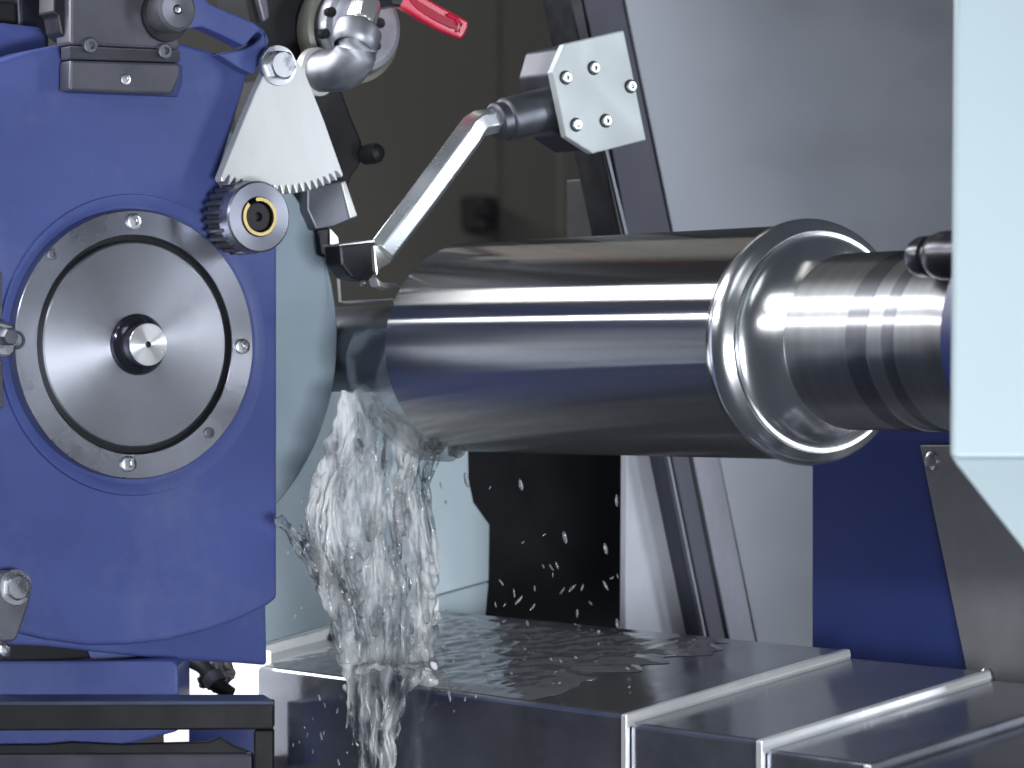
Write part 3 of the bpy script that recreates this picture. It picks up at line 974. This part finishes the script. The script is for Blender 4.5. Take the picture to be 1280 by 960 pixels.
for i in range(42):
    y0 = random.uniform(500, 740)
    ln = random.uniform(60, 190)
    u = random.uniform(0.02, .98)
    parts.append(strand(TAB, fall, y0, min(850, y0 + ln), u, min(1.02, max(-.02, u + random.uniform(-.12, .12))),
                        random.uniform(.0016, .0048), random.uniform(.004, .016), i * 1.7))
for i in range(10):
    y0 = random.uniform(540, 690)
    u = random.uniform(0, .38)
    parts.append(strand(TAB, fall, y0, min(850, y0 + random.uniform(70, 160)), u, u + random.uniform(-.08, .1), random.uniform(.0018, .0040),
                        random.uniform(.010, .020), 700 + i * 1.9))
for i in range(9):     # bright jet thrown off the wheel on the left
    y0 = random.uniform(646, 680)
    parts.append(strand([(640, 344, 372), (680, 372, 400), (740, 402, 436), (850, 432, 470)], fall, y0, y0 + random.uniform(60, 150),
                        random.random(), random.random(), random.uniform(.002, .0042), random.uniform(.006, .018), 300 + i * 2.1))
for i in range(26):
    y0 = random.uniform(846, 900)
    u = random.random()
    parts.append(strand(TAB2, over, y0, y0 + random.uniform(40, 110), u, u + random.uniform(-.2, .2), random.uniform(.0009, .0024), random.uniform(.002, .008), 500 + i * 1.3))


def blob(c, r, stretch, axis, seed, segs=9, rings=6):
    a, u, v = frame(axis)
    prof = []
    vs, fs = [], []
    idx = []
    for k in range(rings + 1):
        t = math.pi * k / rings
        h = -math.cos(t) * r * stretch
        q = math.sin(t) * r
        if k in (0, rings):
            idx.append([len(vs)])
            vs.append(c + a * h)
        else:
            row = []
            for i in range(segs):
                w = 2 * math.pi * i / segs
                d = Vector((math.cos(w) * 1.2, math.sin(w) * 1.2, k * .6 + seed))
                s = 1 + .35 * noise.noise(d)
                row.append(len(vs))
                vs.append(c + a * h + u * (q * s * math.cos(w)) + v * (q * s * math.sin(w)))
            idx.append(row)
    for p, q in zip(idx, idx[1:]):
        for i in range(segs):
            j = (i + 1) % segs
            if len(p) == 1:
                fs.append([p[0], q[j], q[i]])
            elif len(q) == 1:
                fs.append([p[i], p[j], q[0]])
            else:
                fs.append([p[i], p[j], q[j], q[i]])
    return vs, fs


for i in range(46):    # lumps in the turbulent lower half
    y = random.triangular(560, 850, 800)
    l, r_ = lerp_tab(TAB, y)
    x = random.uniform(l, r_)
    parts.append(blob(onX(x, y, XC) - FWD * random.uniform(.008, .02), random.uniform(.0018, .0052), random.uniform(1, 2.6),
                      (random.uniform(-.4, .4), random.uniform(-.4, .4), 1), i * 1.3))
for i in range(12):     # water heaping up on the cover edge before it runs over
    c_ = onY(random.uniform(440, 525), random.uniform(843, 850), TY0 + random.uniform(-.006, .022))
    parts.append(blob(c_, random.uniform(.005, .008), random.uniform(2.2, 4.5), (1, random.uniform(-.25, .25), random.uniform(-.15, .15)), i * 3.3, 14, 12))
for i in range(44):     # splash where the stream meets the cover and runs over its edge
    x = random.uniform(428, 545)
    y = random.uniform(832, 866)
    c_ = onY(x, y, TY0 + random.uniform(-.014, .03))
    parts.append(blob(c_, random.uniform(.0016, .0042), random.uniform(.8, 2.2), (random.uniform(-1, 1), random.uniform(-1, 1), random.uniform(.2, 1)), i * 2.7, 12, 8))
vs, fs = join(parts)
ws = obj('coolant_stream', vs, fs, WATER, smooth=180)
tag(ws, 'clear turbulent coolant pouring from the wheel onto the way cover', 'coolant', kind='stuff')

# film clinging to journal and barrel end
fv = []
parts = []
NT, NW = 40, 14
vs, fs = [], []
for side in (0, 1):
    for i in range(NT + 1):
        f = i / NT
        t = rad(14 - 104 * f)
        for k in range(NW + 1):
            g = k / NW
            q = .062 + .036 * f ** .6 + .010 * math.sin(math.pi * g) + .004 * noise.noise(Vector((f * 5, g * 3, 2)))
            q += (.0016 + .0022 * math.sin(math.pi * g) + .0012 * noise.noise(Vector((f * 9, g * 6, 5)))) * (1 if side else -.3) * min(1, f * 6 + .1, (1 - g) * 5 + .1, g * 5 + .1)
            x = -2.985 + .102 * g + .03 * f * (1 - g)
            vs.append(Vector((x, WY - q * math.cos(t), WZ + q * math.sin(t))))
n0 = (NT + 1) * (NW + 1)
for side in (0, 1):
    for i in range(NT):
        for k in range(NW):
            q = side * n0 + i * (NW + 1) + k
            fs.append([q, q + 1, q + NW + 2, q + NW + 1] if side else [q, q + NW + 1, q + NW + 2, q + 1])
rim_ = [k for k in range(NW + 1)] + [i * (NW + 1) + NW for i in range(1, NT + 1)] + [NT * (NW + 1) + k for k in range(NW - 1, -1, -1)] + [i * (NW + 1) for i in range(NT - 1, 0, -1)]
for a in range(len(rim_)):
    c_ = rim_[(a + 1) % len(rim_)]
    fs.append([rim_[a], c_, c_ + n0, rim_[a] + n0])
parts.append((vs, fs))
for i in range(14):
    t = rad(random.uniform(-88, -60))
    q = .099
    parts.append(blob(Vector((random.uniform(-2.9, -2.86), WY - q * math.cos(t), WZ + q * math.sin(t))), random.uniform(.003, .007), random.uniform(1, 1.8), (0.3, .2, 1), i))
vs, fs = join(parts)
o = obj('coolant_film', vs, fs, FILM, smooth=180)
tag(o, 'clear film of coolant curling around the end of the workpiece', 'coolant', kind='stuff')

# spray drops in the air
parts = []
for i in range(24):
    x, y = random.uniform(610, 775), random.triangular(590, 785, 760)
    ang = random.uniform(.2, 1.0)
    parts.append(blob(onX(x, y, -2.97 + random.uniform(-.05, .05)), random.uniform(.0005, .0013), random.uniform(2.5, 6),
                      (0, random.uniform(-.8, .8), -ang), i + 50, 7, 5))
for (x, y, r) in ((651, 606, .0032), (706, 672, .0034), (757, 686, .0030), (772, 780, .003), (555, 812, .004), (720, 805, .0034), (583, 600, .004)):
    parts.append(blob(onX(x, y, -2.97), r * .6, 3.2, (0, .25, -1), x, 10, 7))
for i in range(38):
    x, y = random.uniform(545, 800), random.uniform(785, 870)
    c = ontray(x, y) + Vector((0, 0, random.uniform(0.002, .012)))
    parts.append(blob(c, random.uniform(.0005, .0014), random.uniform(1, 3), (random.uniform(-1, 1), random.uniform(-1, 1), random.uniform(.1, 1)), i + 90, 7, 5))
for i in range(26):
    x, y = random.uniform(350, 600), random.uniform(865, 955)
    parts.append(blob(onY(x, y, TY0 - random.uniform(.008, .05)), random.uniform(.0004, .0011), random.uniform(2, 6), (random.uniform(-.6, .6), 0, 1), i + 190, 7, 5))
for i in range(40):
    x, y = random.uniform(350, 560), random.uniform(560, 790)
    parts.append(blob(onX(x, y, XC + .02), random.uniform(.0006, .0016), random.uniform(1.2, 4), (random.uniform(-.5, .5), 0, 1), i + 290, 7, 5))
vs, fs = join(parts)
o = obj('coolant_spray', vs, fs, SPRAY, smooth=180)
tag(o, 'scattered flying coolant drops in front of the black recess', 'coolant', kind='stuff')

# rippled puddle on the way cover
vs, fs = [], []
NU, NV = 90, 60
for j in range(NV + 1):
    for i in range(NU + 1):
        u, v = i / NU, j / NV
        edge = .78 + .10 * noise.noise(Vector((v * 4, 3, 0))) + .05 * noise.noise(Vector((v * 13, 7, 0)))
        X = -3.15 + u * (F1 - .02 + 3.15) * edge
        Y = TY0 + .004 + v * (YB - TY0 - .02)
        e = min(1, u * 12, (1 - u) * 9, v * 12, (1 - v) * 12)
        d = Vector((X * 55, Y * 55, 0))
        rip = noise.noise(d) + .6 * noise.noise(d * 2.2) + .35 * noise.noise(d * 4.5)
        amp = .0022 * max(.15, 1 - max(0, (X + 2.95)) * 2.2)
        vs.append(Vector((X, Y, trayz(Y) + .0006 + e * (.0024 + amp * rip))))
for j in range(NV):
    for i in range(NU):
        q = j * (NU + 1) + i
        fs.append([q, q + 1, q + NU + 2, q + NU + 1])
n0 = len(vs)
rim = [i for i in range(NU + 1)] + [j * (NU + 1) + NU for j in range(1, NV + 1)] + [NV * (NU + 1) + i for i in range(NU - 1, -1, -1)] + [j * (NU + 1) for j in range(NV - 1, 0, -1)]
base = []
for q in rim:
    base.append(len(vs))
    p = vs[q]
    vs.append(Vector((p.x, p.y, trayz(p.y) + .0004)))
for a in range(len(rim)):
    c = (a + 1) % len(rim)
    fs.append([rim[a], base[a], base[c], rim[c]])
fs.append(base[::-1])
o = obj('coolant_puddle', vs, fs, mat('puddle_coolant', (.35, .36, .40), .05, var=.02, trans=.75, ior=1.33), smooth=60)
tag(o, 'rippled dark puddle of coolant on the way cover', 'puddle', kind='stuff')
